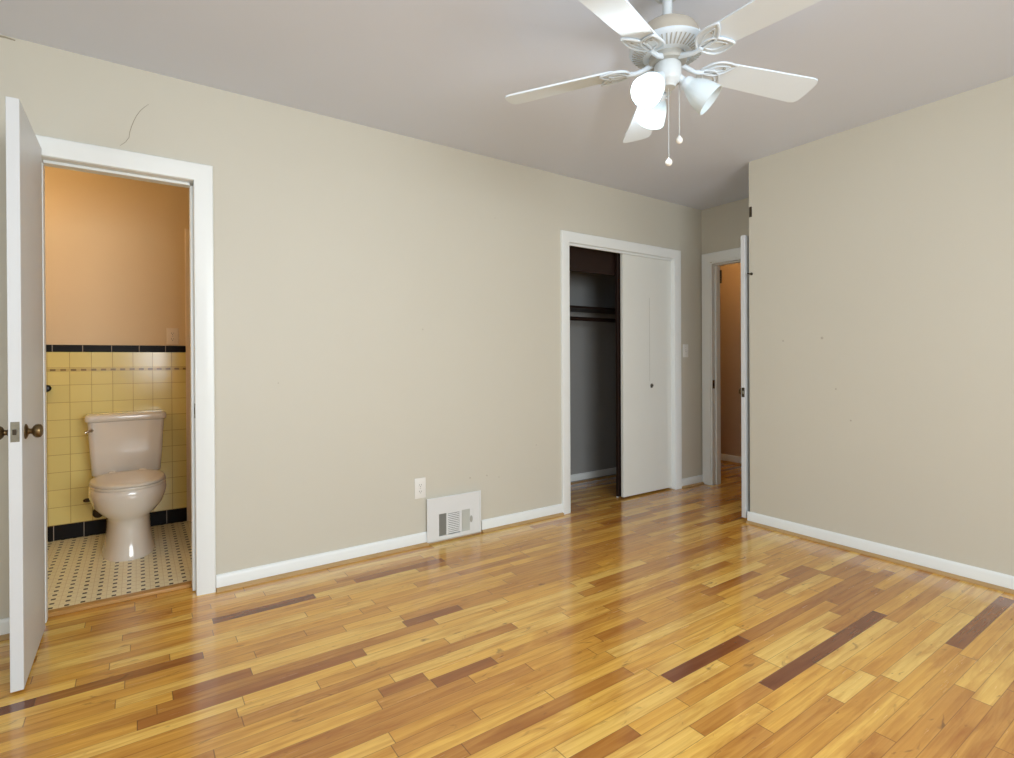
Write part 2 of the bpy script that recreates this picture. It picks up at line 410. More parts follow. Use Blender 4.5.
bm = new(); ribbon(bm, [(-.50, 2.434), (-.46, 2.431), (-.43, 2.433), (-.40, 2.430)], .004, D - .0006); tag(obj('plaster_crack', bm, M['crackline'], wf), 'short stained crack at the ceiling line')
for (x, z, s) in ((1.745, .361, .005), (1.873, .36, .005), (1.967, .338, .004), (1.947, 2.048, .003), (2.28, .52, .004), (1.42, 1.3, .004), (.6, 1.0, .003)):
    bm = new(); lathe(bm, [(s, 0), (s * .8, .0008)], Matrix.Translation((x, D, z)) @ Matrix.Rotation(PI/2, 4, 'X'), 10)
    obj('nail_hole', bm, M['mark'], wf)
for (y, z, s) in ((1.814, 1.225, .005), (1.577, 1.235, .008), (1.5, .93, .005), (1.42, .75, .005)):
    bm = new(); lathe(bm, [(s, 0), (s * .8, .0008)], Matrix.Translation((XB, y, z)) @ Matrix.Rotation(-PI/2, 4, 'Y'), 10)
    obj('nail_hole', bm, M['mark'], wr)

# ------------------------------------------------------------------ baseboards
def base_run(name, pts, label, mat=None, h=.077, shoe=True):
    """pts: ((x0,y0),(x1,y1)), inward normal n"""
    (x0, y0), (x1, y1), (nx, ny) = pts
    bm = new(); rs = []
    prof = [(0, .012), (.013, .012), (.013, h - .014), (.009, h - .004), (.004, h), (0, h)]
    for (x, y) in ((x0, y0), (x1, y1)):
        rs.append([Vector((x + nx * a, y + ny * a, z)) for a, z in prof])
    rings(bm, rs)
    o = struct(name, bm, mat or M['white'], label, 'baseboard', 30)
    if shoe:
        bm = new(); rs = []
        pr = [(0, 0), (.030, 0), (.029, .007), (.024, .013), (.014, .017), (0, .017)]
        for (x, y) in ((x0, y0), (x1, y1)):
            rs.append([Vector((x + nx * a, y + ny * a, z)) for a, z in pr])
        rings(bm, rs)
        tag(obj('shoe_mould', bm, M['shoe'], o, 30), 'thin wood coloured shoe moulding')
    return o
base_run('baseboard_front', ((.3105, D), (1.44, D), (0, -1)), 'white baseboard between bathroom door casing and floor register')
base_run('baseboard_front_2', ((1.825, D), (2.508, D), (0, -1)), 'white baseboard between floor register and closet')
base_run('baseboard_front_3', ((3.847, D), (XC, D), (0, -1)), 'short white baseboard right of the closet')
base_run('baseboard_front_4', ((XL, D), (-.418, D), (0, -1)), 'white baseboard left of the bathroom door')
base_run('baseboard_right', ((XB, YR), (XB, YB + .013), (-1, 0)), 'white baseboard along the right wall')
base_run('baseboard_alcove', ((XB, YB), (XC, YB), (0, 1)), 'baseboard behind the open hall door', shoe=False, h=.07)
base_run('baseboard_rear', ((XL, YR), (XB, YR), (0, 1)), 'white baseboard along the rear wall')
base_run('baseboard_left', ((XL, YR), (XL, D), (1, 0)), 'white baseboard along the left wall')
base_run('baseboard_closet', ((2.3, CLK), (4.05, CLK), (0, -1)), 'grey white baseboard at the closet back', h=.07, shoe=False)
base_run('baseboard_hall', ((XH, .9), (XH, 4.2), (-1, 0)), 'white baseboard along the hall wall', h=.085)

# ------------------------------------------------------------------ casings and jambs
def prof_sweep(bm, path, prof, normal):
    """mitred casing: path of 2D corner points in wall plane given as 3D; prof list of (across, out)"""
    pts = [Vector(p) for p in path]; n = Vector(normal)
    rs = []
    for i, p in enumerate(pts):
        if i == 0: d0 = d1 = (pts[1] - p).normalized()
        elif i == len(pts) - 1: d0 = d1 = (p - pts[i-1]).normalized()
        else: d0 = (p - pts[i-1]).normalized(); d1 = (pts[i+1] - p).normalized()
        s0 = n.cross(d0); s1 = n.cross(d1); s = (s0 + s1); s = s / s.length_squared * 2 if s.length else s0
        rs.append([p + s * a + n * b for a, b in prof])
    rings(bm, rs)
CP = [(0, 0), (0, .010), (.006, .013), (.05, .016), (.062, .018), (.076, .018), (.080, .014), (.080, 0)]
def casing(name, path, normal, label, prof=CP, flip=False):
    bm = new()
    pr = [(-a if flip else a, b) for a, b in prof]
    prof_sweep(bm, path, pr, normal)
    return struct(name, bm, M['white'], label, 'door casing', 25)
def scalep(wd): return [(a * wd / .08, b) for a, b in CP]
o1 = casing('trim_1', [(.2284, D, 0), (.2284, D, 1.976), (-.337, D, 1.976), (-.337, D, 0)], (0, -1, 0), 'white casing around the bathroom doorway', scalep(.080), True)
casing('trim_2', [(3.770, D, 0), (3.770, D, 1.965), (2.585, D, 1.965), (2.585, D, 0)], (0, -1, 0), 'white casing around the closet opening', scalep(.0765), True)
casing('trim_3', [(XC, 2.095, 0), (XC, 2.095, 1.962), (XC, 2.855, 1.962), (XC, 2.855, 0)], (-1, 0, 0), 'white casing around the hall doorway', scalep(.078), True)
def jamb(name, boxes, label, mat='white'):
    bm = new()
    for b in boxes: box(bm, *b, bev=.0015, seg=1)
    return struct(name, bm, M[mat], label, 'door jamb')
j1 = jamb('trim_4', [(.2284, bx1, D - .002, DB + .012, 0, bz), (bx0, -.333, D - .002, DB + .012, 0, bz), (-.333, .2284, D - .002, DB + .012, 1.974, bz),
              (.216, .2284, D + .045, DB - .02, 0.005, 1.962), (-.333, -.322, D + .045, DB - .02, 0.005, 1.962), (-.322, .216, D + .045, DB - .02, 1.962, 1.974)], 'white jamb and stop inside the bathroom doorway')
j2 = jamb('trim_5', [(3.769, cx1, D - .002, DB, 0, cz), (cx0, 2.589, D - .002, DB, 0, cz), (2.589, 3.769, D - .002, DB, 1.97, cz), (2.589, 3.769, D + .012, D + .024, 1.948, 1.97)], 'white jamb inside the closet opening')
j3 = jamb('trim_7', [(XC - .002, XC2 + .002, 2.84, 2.86, 0, 1.955), (XC - .002, XC2 + .002, 2.08, 2.10, 0, 1.955), (XC - .002, XC2 + .002, 2.10, 2.84, 1.945, 1.965),
              (XC + .045, XC2 - .02, 2.828, 2.84, 0, 1.935), (XC + .045, XC2 - .02, 2.112, 2.828, 1.935, 1.945)], 'white jamb and stop inside the hall doorway')
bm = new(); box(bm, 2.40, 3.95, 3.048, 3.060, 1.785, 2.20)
tag(obj('dark_band_board', bm, M['darkwood'], j2), 'added dark brown board behind the top of the closet opening')  # board added to make the dark band across the closet top
# strikes and hinge leaf
bm = new(); box(bm, .2266, .2286, D + .004, D + .034, .842, .912, .0008, 1); st = obj('strike_plate', bm, M['steel'], j1)
bm = new(); box(bm, .2262, .2268, D + .012, D + .026, .862, .892); obj('strike_hole', bm, M['slot'], st)
bm = new(); box(bm, XC + .004, XC + .034, 2.8382, 2.8402, .850, .925, .0008, 1); st = obj('strike_plate', bm, M['brass'], j3)
bm = new(); box(bm, XC + .012, XC + .026, 2.8376, 2.8383, .87, .90); obj('strike_hole', bm, M['slot'], st)
bm = new(); box(bm, XC2 - .035, XC2 + .001, 2.836, 2.8402, 1.785, 1.90, .0008, 1)
tube(bm, [(XC2 + .004, 2.834, 1.785), (XC2 + .004, 2.834, 1.90)], .007, 10); obj('hinge', bm, M['darkmetal'], j3, 30)
# bathroom back wall details
bm = new(); box(bm, -1.3, .279, BBK - .010, BBK, .105, 1.177, .001, 1)
struct('trim_8', bm, M['yellow_tile'], 'yellow square wall tiles behind the toilet', 'wall tile')
bm = new(); box(bm, -1.3, .279, BBK - .014, BBK, 1.177, 1.221, .004, 2)
struct('trim_9', bm, M['black_tile'], 'black cap tile row above the yellow wall tiles', 'wall tile')
bm = new(); box(bm, -1.3, .279, BBK - .014, BBK, .012, .105, .004, 2)
struct('trim_10', bm, M['black_tile'], 'black base tile row along the bathroom floor', 'wall tile')
bm = new(); box(bm, -1.3, .279, BBK - .0125, BBK - .008, 1.055, 1.074)
struct('trim_11', bm, M['liner'], 'thin patterned liner strip in the yellow tiles', 'wall tile')
casing('trim_12', [(.279, BBK, .012), (.279, BBK, 2.03)], (0, -1, 0), 'cream vertical trim board at the bathroom tile edge', scalep(.07), True).data.materials[0] = M['bathwhite']
bm = new(); box(bm, bx0 + .027, bx1 - .017, DB - .004, DB + .045, 0.0, .017, .004, 2)
struct('trim_13', bm, M['threshold'], 'light oak threshold strip under the bathroom doorway', 'threshold', 30)

# windows behind the camera
def window(name, axis, a0, a1, z0, z1, pos, label):
    t = thing(name, label, 'window', (0, 0, 0), kind='structure')
    def bb(bm, a, b, d0, d1, zz0, zz1):
        if axis == 'x': box(bm, a, b, pos + d0, pos + d1, zz0, zz1, .002, 1)
        else: box(bm, pos + d0, pos + d1, a, b, zz0, zz1, .002, 1)
    bm = new()
    bb(bm, a0, a0 + .05, -.10, -.02, z0, z1); bb(bm, a1 - .05, a1, -.10, -.02, z0, z1)
    bb(bm, a0 + .05, a1 - .05, -.10, -.02, z0, z0 + .05); bb(bm, a0 + .05, a1 - .05, -.10, -.02, z1 - .05, z1)
    zm = (z0 + z1) / 2; bb(bm, a0 + .05, a1 - .05, -.09, -.04, zm - .02, zm + .02)
    obj('window_frame', bm, M['white'], t)
    bm = new(); bb(bm, a0 - .08, a0, 0, .018, z0 - .08, z1 + .08); bb(bm, a1, a1 + .08, 0, .018, z0 - .08, z1 + .08)
    bb(bm, a0, a1, 0, .018, z1, z1 + .08); bb(bm, a0, a1, 0, .018, z0 - .08, z0 - .02); bb(bm, a0 - .05, a1 + .05, .0, .05, z0 - .02, z0)
    obj('window_casing', bm, M['white'], t)
    bm = new(); bb(bm, a0 + .05, a1 - .05, -.112, -.108, z0 + .05, z1 - .05)
    return t
window('window_1', 'x', wx0, wx1, wz0, wz1, YR, 'white framed window in the rear wall')
window('window_2', 'y', vy0, vy1, wz0, wz1, XL, 'white framed window in the left wall')

# ------------------------------------------------------------------ doors
def slab(bm, x0, x1, y0, y1, z0, z1): box(bm, x0, x1, y0, y1, z0, z1, .002, 2)
def knob_bm(c, d, rose=.026, reach=.055, r_=.024):
    """turned door knob, axis d from the door face at c"""
    bm = new(); q = Vector(d).to_track_quat('Z', 'Y').to_matrix().to_4x4(); m = Matrix.Translation(c) @ q
    lathe(bm, [(rose, 0), (rose, .003), (rose * .8, .006), (.011, .009), (.009, .013), (.010, .018), (r_ * .75, .022), (r_ * .96, .028), (r_, .034), (r_ * .93, .041), (r_ * .6, .046), (.0005, .048)], m, 28)
    return bm
d1 = thing('door_1', 'white flush bathroom door standing wide open on the left', 'door', (-.336, 2.92, 0), kind='structure')
ox, oy = -.336, 2.92
bm = new(); slab(bm, -.3535 - ox, -.3185 - ox, 2.409 - oy, 0, .012, 2.0); obj('slab', bm, M['door'], d1)
bm = knob_bm((-.3185 - ox, 2.472 - oy, .875), (1, 0, 0)); obj('knob', bm, M['brass'], d1, 35)
bm = knob_bm((-.3535 - ox, 2.472 - oy, .875), (-1, 0, 0)); obj('knob', bm, M['brass'], d1, 35)
bm = new(); box(bm, -.3475 - ox, -.3245 - ox, 2.4072 - oy, 2.412 - oy, .848, .915, .0006, 1); lp = obj('latch_plate', bm, M['steel'], d1)
bm = new(); box(bm, -.3415 - ox, -.3315 - ox, 2.400 - oy, 2.408 - oy, .872, .890, .001, 1); obj('latch_bolt', bm, M['darkmetal'], lp)
for z in (.2, 1.75):
    bm = new(); tube(bm, [(-.360 - ox, .001, z), (-.360 - ox, .001, z + .09)], .005, 10); obj('hinge', bm, M['brass'], d1, 30)

d4 = thing('door_4', 'white hall door opened flat against the alcove wall', 'door', (4.13, 2.08, 0), kind='structure')
ox, oy = 4.13, 2.08
bm = new(); slab(bm, 3.405 - ox, 4.13 - ox, 2.072 - oy, 2.103 - oy, .026, 1.955); obj('slab', bm, M['door'], d4)
bm = knob_bm((3.466 - ox, 2.103 - oy, .885), (0, 1, 0), .024, .038, .024); obj('knob', bm, M['brass'], d4, 35)
bm = new(); box(bm, 3.4032 - ox, 3.407 - ox, 2.077 - oy, 2.098 - oy, .85, .915, .0006, 1); lp = obj('latch_plate', bm, M['darkmetal'], d4)
bm = new(); box(bm, 3.398 - ox, 3.4035 - ox, 2.083 - oy, 2.092 - oy, .873, .893, .001, 1); obj('latch_bolt', bm, M['steel'], lp)
for z in (.2, 1.72):
    bm = new(); tube(bm, [(4.134 - ox, 2.107 - oy, z), (4.134 - ox, 2.107 - oy, z + .09)], .006, 10); obj('hinge', bm, M['brass'], d4, 30)

d2 = thing('door_2', 'white flush sliding closet door panel with a finger pull', 'closet door', (3.45, 2.975, 0), kind='structure')
ox, oy = 3.45, 2.975
bm = new(); slab(bm, 3.176 - ox, 3.768 - ox, 2.970 - oy, 2.996 - oy, .014, 1.962); sb = obj('slab', bm, M['closet_door'], d2)
bm = new(); box(bm, 3.490 - ox, 3.4925 - ox, 2.9695 - oy, 2.972 - oy, .93, 1.62); tag(obj('surface_line', bm, M['dline'], d2), 'faint vertical line above the pull')
bm = new(); lathe(bm, [(.018, 0), (.018, .002), (.013, .003), (.011, .001), (.0005, .001)], Matrix.Translation((3.516 - ox, 2.970 - oy, .892)) @ Matrix.Rotation(PI/2, 4, 'X'), 24); fp = obj('finger_pull', bm, M['steel'], d2, 40)
bm = new(); tube(bm, [(3.500 - ox, 2.966 - oy, .875), (3.504 - ox, 2.960 - oy, .892), (3.524 - ox, 2.960 - oy, .896)], .003, 8); obj('screw_hook', bm, M['darkmetal'], d2, 40)
d3 = thing('door_3', 'second closet door panel slid behind the front one', 'closet door', (3.5, 3.02, 0), kind='structure')
ox, oy = 3.5, 3.02
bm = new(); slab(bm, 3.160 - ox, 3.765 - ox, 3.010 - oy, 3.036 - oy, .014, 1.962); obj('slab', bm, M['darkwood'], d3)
bm = new(); box(bm, 3.168, 3.184, 3.03, 3.045, 0, .010, .003, 1)
tag(obj('floor_guide', bm, M['plastic'], None), 'tiny white floor guide at the edge of the closet door', 'door guide')

# ------------------------------------------------------------------ closet shelf and rod
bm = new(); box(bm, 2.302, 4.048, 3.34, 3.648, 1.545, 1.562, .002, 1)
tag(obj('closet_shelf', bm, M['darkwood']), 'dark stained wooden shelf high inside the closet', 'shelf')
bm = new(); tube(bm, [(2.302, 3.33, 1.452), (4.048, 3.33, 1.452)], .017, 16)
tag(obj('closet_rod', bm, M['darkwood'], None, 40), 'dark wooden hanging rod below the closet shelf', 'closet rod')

# ------------------------------------------------------------------ wall register
t = thing('floor_register', 'white metal wall register set into the baseboard below the outlet', 'air vent', (1.6325, D, .015))
bm = new()
x0, x1, z1 = -.1905, .168, .250
gx0, gx1, gz0, gz1 = -.122, .120, .022, .158
for b in ((x0, gx0, 0, z1), (gx1, x1, 0, z1), (gx0, gx1, 0, gz0), (gx0, gx1, gz1, z1)):
    box(bm, b[0], b[1], -.022, 0, b[2], b[3])
rs = []
bm2 = new()
prof_sweep(bm, [(x0, -.022, 0), (x0, -.022, z1), (x1, -.022, z1), (x1, -.022, 0)], [(0, -.001), (0, .004), (.008, .004), (.012, 0), (.012, -.001)], (0, -1, 0))
bm2.free(); obj('frame', bm, M['ventwhite'], t)
bm = new(); box(bm, gx0, gx1, -.004, -.001, gz0, gz1); obj('back_plate', bm, M['slot'], t)
secs = ((-.122, -.070), (-.058, .026), (.040, .098))
for a, b in ((-.070, -.058), (.026, .040), (.098, .120)):
    bm = new(); box(bm, a, b, -.021, -.006, gz0, gz1, .001, 1); obj('divider', bm, M['ventwhite'], t)
for k in range(7):
    x = secs[0][0] + .004 + k * .0072
    bm = new(); v = box(bm, x, x + .0026, -.019, -.006, gz0, gz1); obj('slat', bm, M['ventgrey'], t)
for k in range(12):
    z = gz0 + .006 + k * .0112
    bm = new(); rings(bm, [[Vector((xx, -.0205, z)), Vector((xx, -.0195, z + .0078)), Vector((xx, -.0185, z + .0078)), Vector((xx, -.0195, z))] for xx in (secs[1][0], secs[1][1])]); obj('slat', bm, M['ventwhite'], t)
for k in range(8):
    x = secs[2][0] + .003 + k * .0072
    bm = new(); box(bm, x, x + .0056, -.019, -.006, gz0, gz1); obj('slat', bm, M['ventpale'], t)
bm = new(); lathe(bm, [(.009, 0), (.009, .004), (.004, .006), (.0005, .006)], Matrix.Translation((.106, -.021, .092)) @ Matrix.Scale(2.4, 4, (0, 0, 1)) @ Matrix.Rotation(PI/2, 4, 'X'), 20); obj('damper_lever', bm, M['ventgrey'], t, 40)

# outlet and switches
def plate(name, label, cat, loc, w_, h_, kind, mat='plastic', ny=-1):
    t = thing(name, label, cat, loc)
    bm = new(); box(bm, -w_/2, w_/2, -.005, 0, -h_/2, h_/2, .002, 2); obj('cover_plate', bm, M[mat], t, 40)
    if kind == 'outlet':
        for s in (-1, 1):
            bm = new(); lathe(bm, [(.0155, 0), (.0155, .002), (.0145, .003)], Matrix.Translation((0, -.0045, s * .0195)) @ Matrix.Rotation(PI/2, 4, 'X'), 24); rc = obj('receptacle', bm, M[mat], t, 40)
            for dx, hh in ((-.006, .004), (.006, .0032)):
                bm = new(); box(bm, dx - .001, dx + .001, -.0082, -.0070, s * .0195 - hh + .002, s * .0195 + hh + .002); obj('slot', bm, M['slot'], rc)
            bm = new(); lathe(bm, [(.0022, 0), (.0022, .0012)], Matrix.Translation((0, -.0070, s * .0195 - .008)) @ Matrix.Rotation(PI/2, 4, 'X'), 10); obj('slot', bm, M['slot'], rc)
        bm = new(); lathe(bm, [(.003, 0), (.002, .0015)], Matrix.Translation((0, -.0045, 0)) @ Matrix.Rotation(PI/2, 4, 'X'), 12); obj('screw', bm, M['ventgrey'], t, 40)
    else:
        bm = new(); box(bm, -.005, .005, -.0055, -.004, -.012, .012); obj('toggle_slot', bm, M['ventgrey'], t)
        bm = new(); rings(bm, [[Vector((x, -.005, -.006)), Vector((x, -.005, .005)), Vector((x, -.016, .011)), Vector((x, -.017, .006))] for x in (-.0035, .0035)]); obj('toggle', bm, M[mat], t)
        for s in (-1, 1):
            bm = new(); lathe(bm, [(.003, 0), (.002, .0015)], Matrix.Translation((0, -.0045, s * .03)) @ Matrix.Rotation(PI/2, 4, 'X'), 12); obj('screw', bm, M['ventgrey'], t, 40)
    return t
plate('wall_outlet', 'white duplex outlet on the long beige wall above the register', 'outlet', (1.396, D, .345), .072, .122, 'outlet')
plate('light_switch', 'white toggle light switch between closet and hall doorway', 'light switch', (3.922, D, 1.183), .072, .112, 'switch')
plate('bathroom_outlet', 'cream outlet above the black tile row in the bathroom', 'outlet', (.203, BBK, 1.286), .07, .112, 'outlet', 'bathwhite')

# hardware on the right wall's corner
bm = new(); box(bm, XB - .003, XB, 2.022, 2.040, 2.067, 2.135, .0006, 1)
hp = tag(obj('corner_hinge_leaf', bm, M['darkmetal']), 'small dark metal plate high on the right wall corner', 'metal plate')
bm = new(); tube(bm, [(XB, 2.025, 1.683), (XB - .006, 2.025, 1.683)], .009, 12); tube(bm, [(XB - .004, 2.025, 1.683), (XB - .022, 2.030, 1.683), (XB - .026, 2.040, 1.686)], .004, 8)
tag(obj('wall_hook', bm, M['darkmetal'], None, 40), 'small dark hook on the right wall corner beside the hall door', 'hook')
# black robe hook on the tile
bm = new(); m = Matrix.Translation((-.451, BBK - .010, .954)) @ Matrix.Rotation(PI/2, 4, 'X')
lathe(bm, [(.02, 0), (.02, .006), (.013, .012), (.012, .026), (.019, .034), (.021, .044), (.014, .052), (.0005, .054)], m, 24)
tag(obj('robe_knob', bm, M['black_glaze'], None, 40), 'black knob on the yellow tiles beside the open door', 'robe hook')

# ------------------------------------------------------------------ toilet
def ell(cx, cy, hw, lf, lb, z, n=48, e=2.3):
    """egg-shaped ring: half width hw, front length lf (towards -y), back length lb"""
    ring = []
    for i in range(n):
        a = 2 * PI * i / n; c, s = math.cos(a), math.sin(a)
        x = hw * math.copysign(abs(c) ** (2 / e), c); L = lb if s > 0 else lf
        y = L * math.copysign(abs(s) ** (2 / e), s)
        ring.append(Vector((cx + x, cy + y, z)))
    return ring
def rrect(cx, cy, hx, hy, rad, z, n=8):
    ring = []
    for qx, qy, a0 in ((1, 1, 0), (-1, 1, PI/2), (-1, -1, PI), (1, -1, 3*PI/2)):
        for i in range(n + 1):
            a = a0 + (PI/2) * i / n
            ring.append(Vector((cx + qx * (hx - rad) + rad * math.cos(a), cy + qy * (hy - rad) + rad * math.sin(a), z)))
    return ring
t = thing('toilet', 'almond two-piece toilet with closed lid on the mosaic floor', 'toilet', (-.058, 4.285, .012), R(1.9))
bm = new()   # bowl + pedestal as one ceramic body
bc = -.44    # bowl centre y
rings(bm, [ell(0, -.40, .130, .255, .27, 0), ell(0, -.40, .130, .255, .27, .012), ell(0, -.40, .124, .248, .26, .03), ell(0, -.41, .112, .225, .25, .09), ell(0, -.41, .106, .215, .25, .15),
           ell(0, -.42, .105, .208, .25, .205), ell(0, -.43, .111, .212, .25, .225), ell(0, bc, .138, .226, .25, .250), ell(0, bc, .166, .244, .25, .285), ell(0, bc, .183, .262, .25, .335), ell(0, bc, .187, .268, .25, .36),
           ell(0, bc, .184, .265, .25, .385), ell(0, bc, .178, .26, .25, .395)])
obj('bowl', bm, M['porcelain'], t, 60)
bm = new(); rings(bm, [rrect(0, -.16, .125, .13, .03, .30), rrect(0, -.155, .14, .14, .03, .36), rrect(0, -.15, .14, .14, .03, .392), rrect(0, -.15, .136, .136, .03, .397)]); obj('tank_deck', bm, M['porcelain'], t, 50)
bm = new(); rings(bm, [ell(0, bc, .182, .268, .215, .397, e=2.2), ell(0, bc, .185, .271, .217, .405, e=2.2), ell(0, bc, .183, .269, .215, .411, e=2.2)]); obj('seat', bm, M['seat'], t, 40)
bm = new(); rings(bm, [ell(0, bc, .178, .263, .21, .413, e=2.2), ell(0, bc, .181, .266, .212, .420, e=2.2), ell(0, bc, .176, .26, .208, .428, e=2.2), ell(0, bc, .145, .22, .18, .4325, e=2.2), ell(0, bc, .08, .12, .11, .434, e=2.2)]); obj('lid', bm, M['seat'], t, 60)
for s in (-1, 1):
    bm = new(); box(bm, s * .075 - .02, s * .075 + .02, -.235, -.195, .397, .43, .008, 3); obj('seat_hinge', bm, M['seat'], t, 50)
bm = new(); rings(bm, [rrect(0, -.115, .165, .075, .03, .40), rrect(0, -.115, .176, .085, .03, .412), rrect(0, -.115, .186, .094, .03, .56), rrect(0, -.115, .195, .10, .03, .735)]); tk = obj('tank', bm, M['porcelain'], t, 50)
bm = new(); rings(bm, [rrect(0, -.115, .198, .104, .03, .735), rrect(0, -.115, .207, .112, .032, .742), rrect(0, -.115, .208, .113, .032, .765), rrect(0, -.115, .203, .108, .032, .777), rrect(0, -.115, .19, .096, .03, .781)]); obj('tank_lid', bm, M['porcelain'], t, 50)
bm = new(); tube(bm, [(-.176, -.205, .690), (-.176, -.226, .690)], .012, 14); tube(bm, [(-.172, -.226, .690), (-.186, -.232, .686), (-.204, -.232, .680)], [.007, .007, .010], 10)
obj('flush_lever', bm, M['chrome'], t, 50)
for s in (-1, 1):
    bm = new(); lathe(bm, [(.014, 0), (.014, .008), (.009, .016), (.0005, .018)], Matrix.Translation((s * .108, -.33, .028)), 16); obj('bolt_cap', bm, M['porcelain'], t, 50)
bm = new(); tube(bm, [(-.145, -.035, .20), (-.148, -.05, .26), (-.135, -.08, .33), (-.12, -.10, .405)], .0055, 10); obj('supply_tube', bm, M['chrome'], t, 60)
t = thing('supply_valve', 'tarnished water supply valve on the tile left of the toilet', 'valve', (-.205, BBK - .01, .16))
bm = new(); lathe(bm, [(.030, 0), (.030, .004), (.018, .010), (.008, .012), (.008, .05)], Matrix.Rotation(PI/2, 4, 'X'), 24); obj('escutcheon', bm, M['darkmetal'], t, 40)
bm = new(); lathe(bm, [(.012, 0), (.012, .03)], Matrix.Translation((0, -.045, -.012)), 16); lathe(bm, [(.026, 0), (.028, .006), (.02, .012), (.0005, .014)], Matrix.Translation((0, -.06, 0)) @ Matrix.Rotation(PI/2, 4, 'X'), 20); obj('valve_handle', bm, M['darkmetal'], t, 40)
bm = new(); lathe(bm, [(.022, 0), (.022, .005), (.012, .012), (.012, .03), (.0005, .032)], Matrix.Translation((-.262, BBK - .01, .238)) @ Matrix.Rotation(PI/2, 4, 'X') @ Matrix.Scale(.55, 4, (0, 1, 0)), 20)
tag(obj('pipe_cap', bm, M['darkmetal'], None, 40), 'small dark pipe cap on the tile above the supply valve', 'pipe cap')

# ------------------------------------------------------------------ ceiling fan
FX, FY = 1.531, 1.217
fan = thing('ceiling_fan', 'white five-blade ceiling fan with three bell glass lights', 'ceiling fan', (FX, FY, H))
ZF = lambda z: z - H
T = Matrix.Translation
bm = new(); lathe(bm, [(.068, 0), (.068, -.012), (.060, -.03), (.046, -.055), (.040, -.062), (.030, -.064), (.026, -.058)], n=40); obj('canopy', bm, M['fan_body'], fan, 35)
bm = new(); lathe(bm, [(.0165, -.05), (.0165, -.155)], n=24); obj('downrod', bm, M['fan_body'], fan, 35)
bm = new(); lathe(bm, [(.105, ZF(2.203)), (.127, ZF(2.201)), (.131, ZF(2.198)), (.132, ZF(2.192)),
                       (.128, ZF(2.188)), (.122, ZF(2.184)), (.084, ZF(2.169)), (.070, ZF(2.167)), (.0005, ZF(2.166))], n=64); mh = obj('motor_housing', bm, M['fan'], fan, 35)
bm = new(); lathe(bm, [(.0165, ZF(2.300)), (.030, ZF(2.297)), (.034, ZF(2.285)), (.070, ZF(2.276)), (.095, ZF(2.258)), (.107, ZF(2.235)), (.112, ZF(2.202))], n=64); obj('housing_dome', bm, M['fan_dome'], fan, 35)
# vent slots in the lower cover of the motor
for k in range(48):
    a = 2 * PI * k / 48
    bm = new(); box(bm, .082, .122, -.0018, .0018, -.0022, .0022)
    # radial bar following the cone (outer end higher)
    m = Matrix.Rotation(a, 4, 'Z') @ T((0.102, 0, ZF(2.1762))) @ Matrix.Rotation(-R(21.5), 4, 'Y') @ T((-.102, 0, 0))
    bmesh.ops.transform(bm, matrix=m, verts=bm.verts[:])
    obj('vent_slot', bm, M['ventgrey'], mh)
bm = new(); lathe(bm, [(.062, ZF(2.167)), (.064, ZF(2.150)), (.060, ZF(2.143)), (.046, ZF(2.141))], n=48); obj('flywheel', bm, M['ventgrey'], fan, 35)
bm = new(); lathe(bm, [(.042, ZF(2.143)), (.046, ZF(2.136)), (.046, ZF(2.088)), (.042, ZF(2.078)), (.030, ZF(2.070)), (.026, ZF(2.060))], n=48); obj('switch_housing', bm, M['fan_body'], fan, 35)

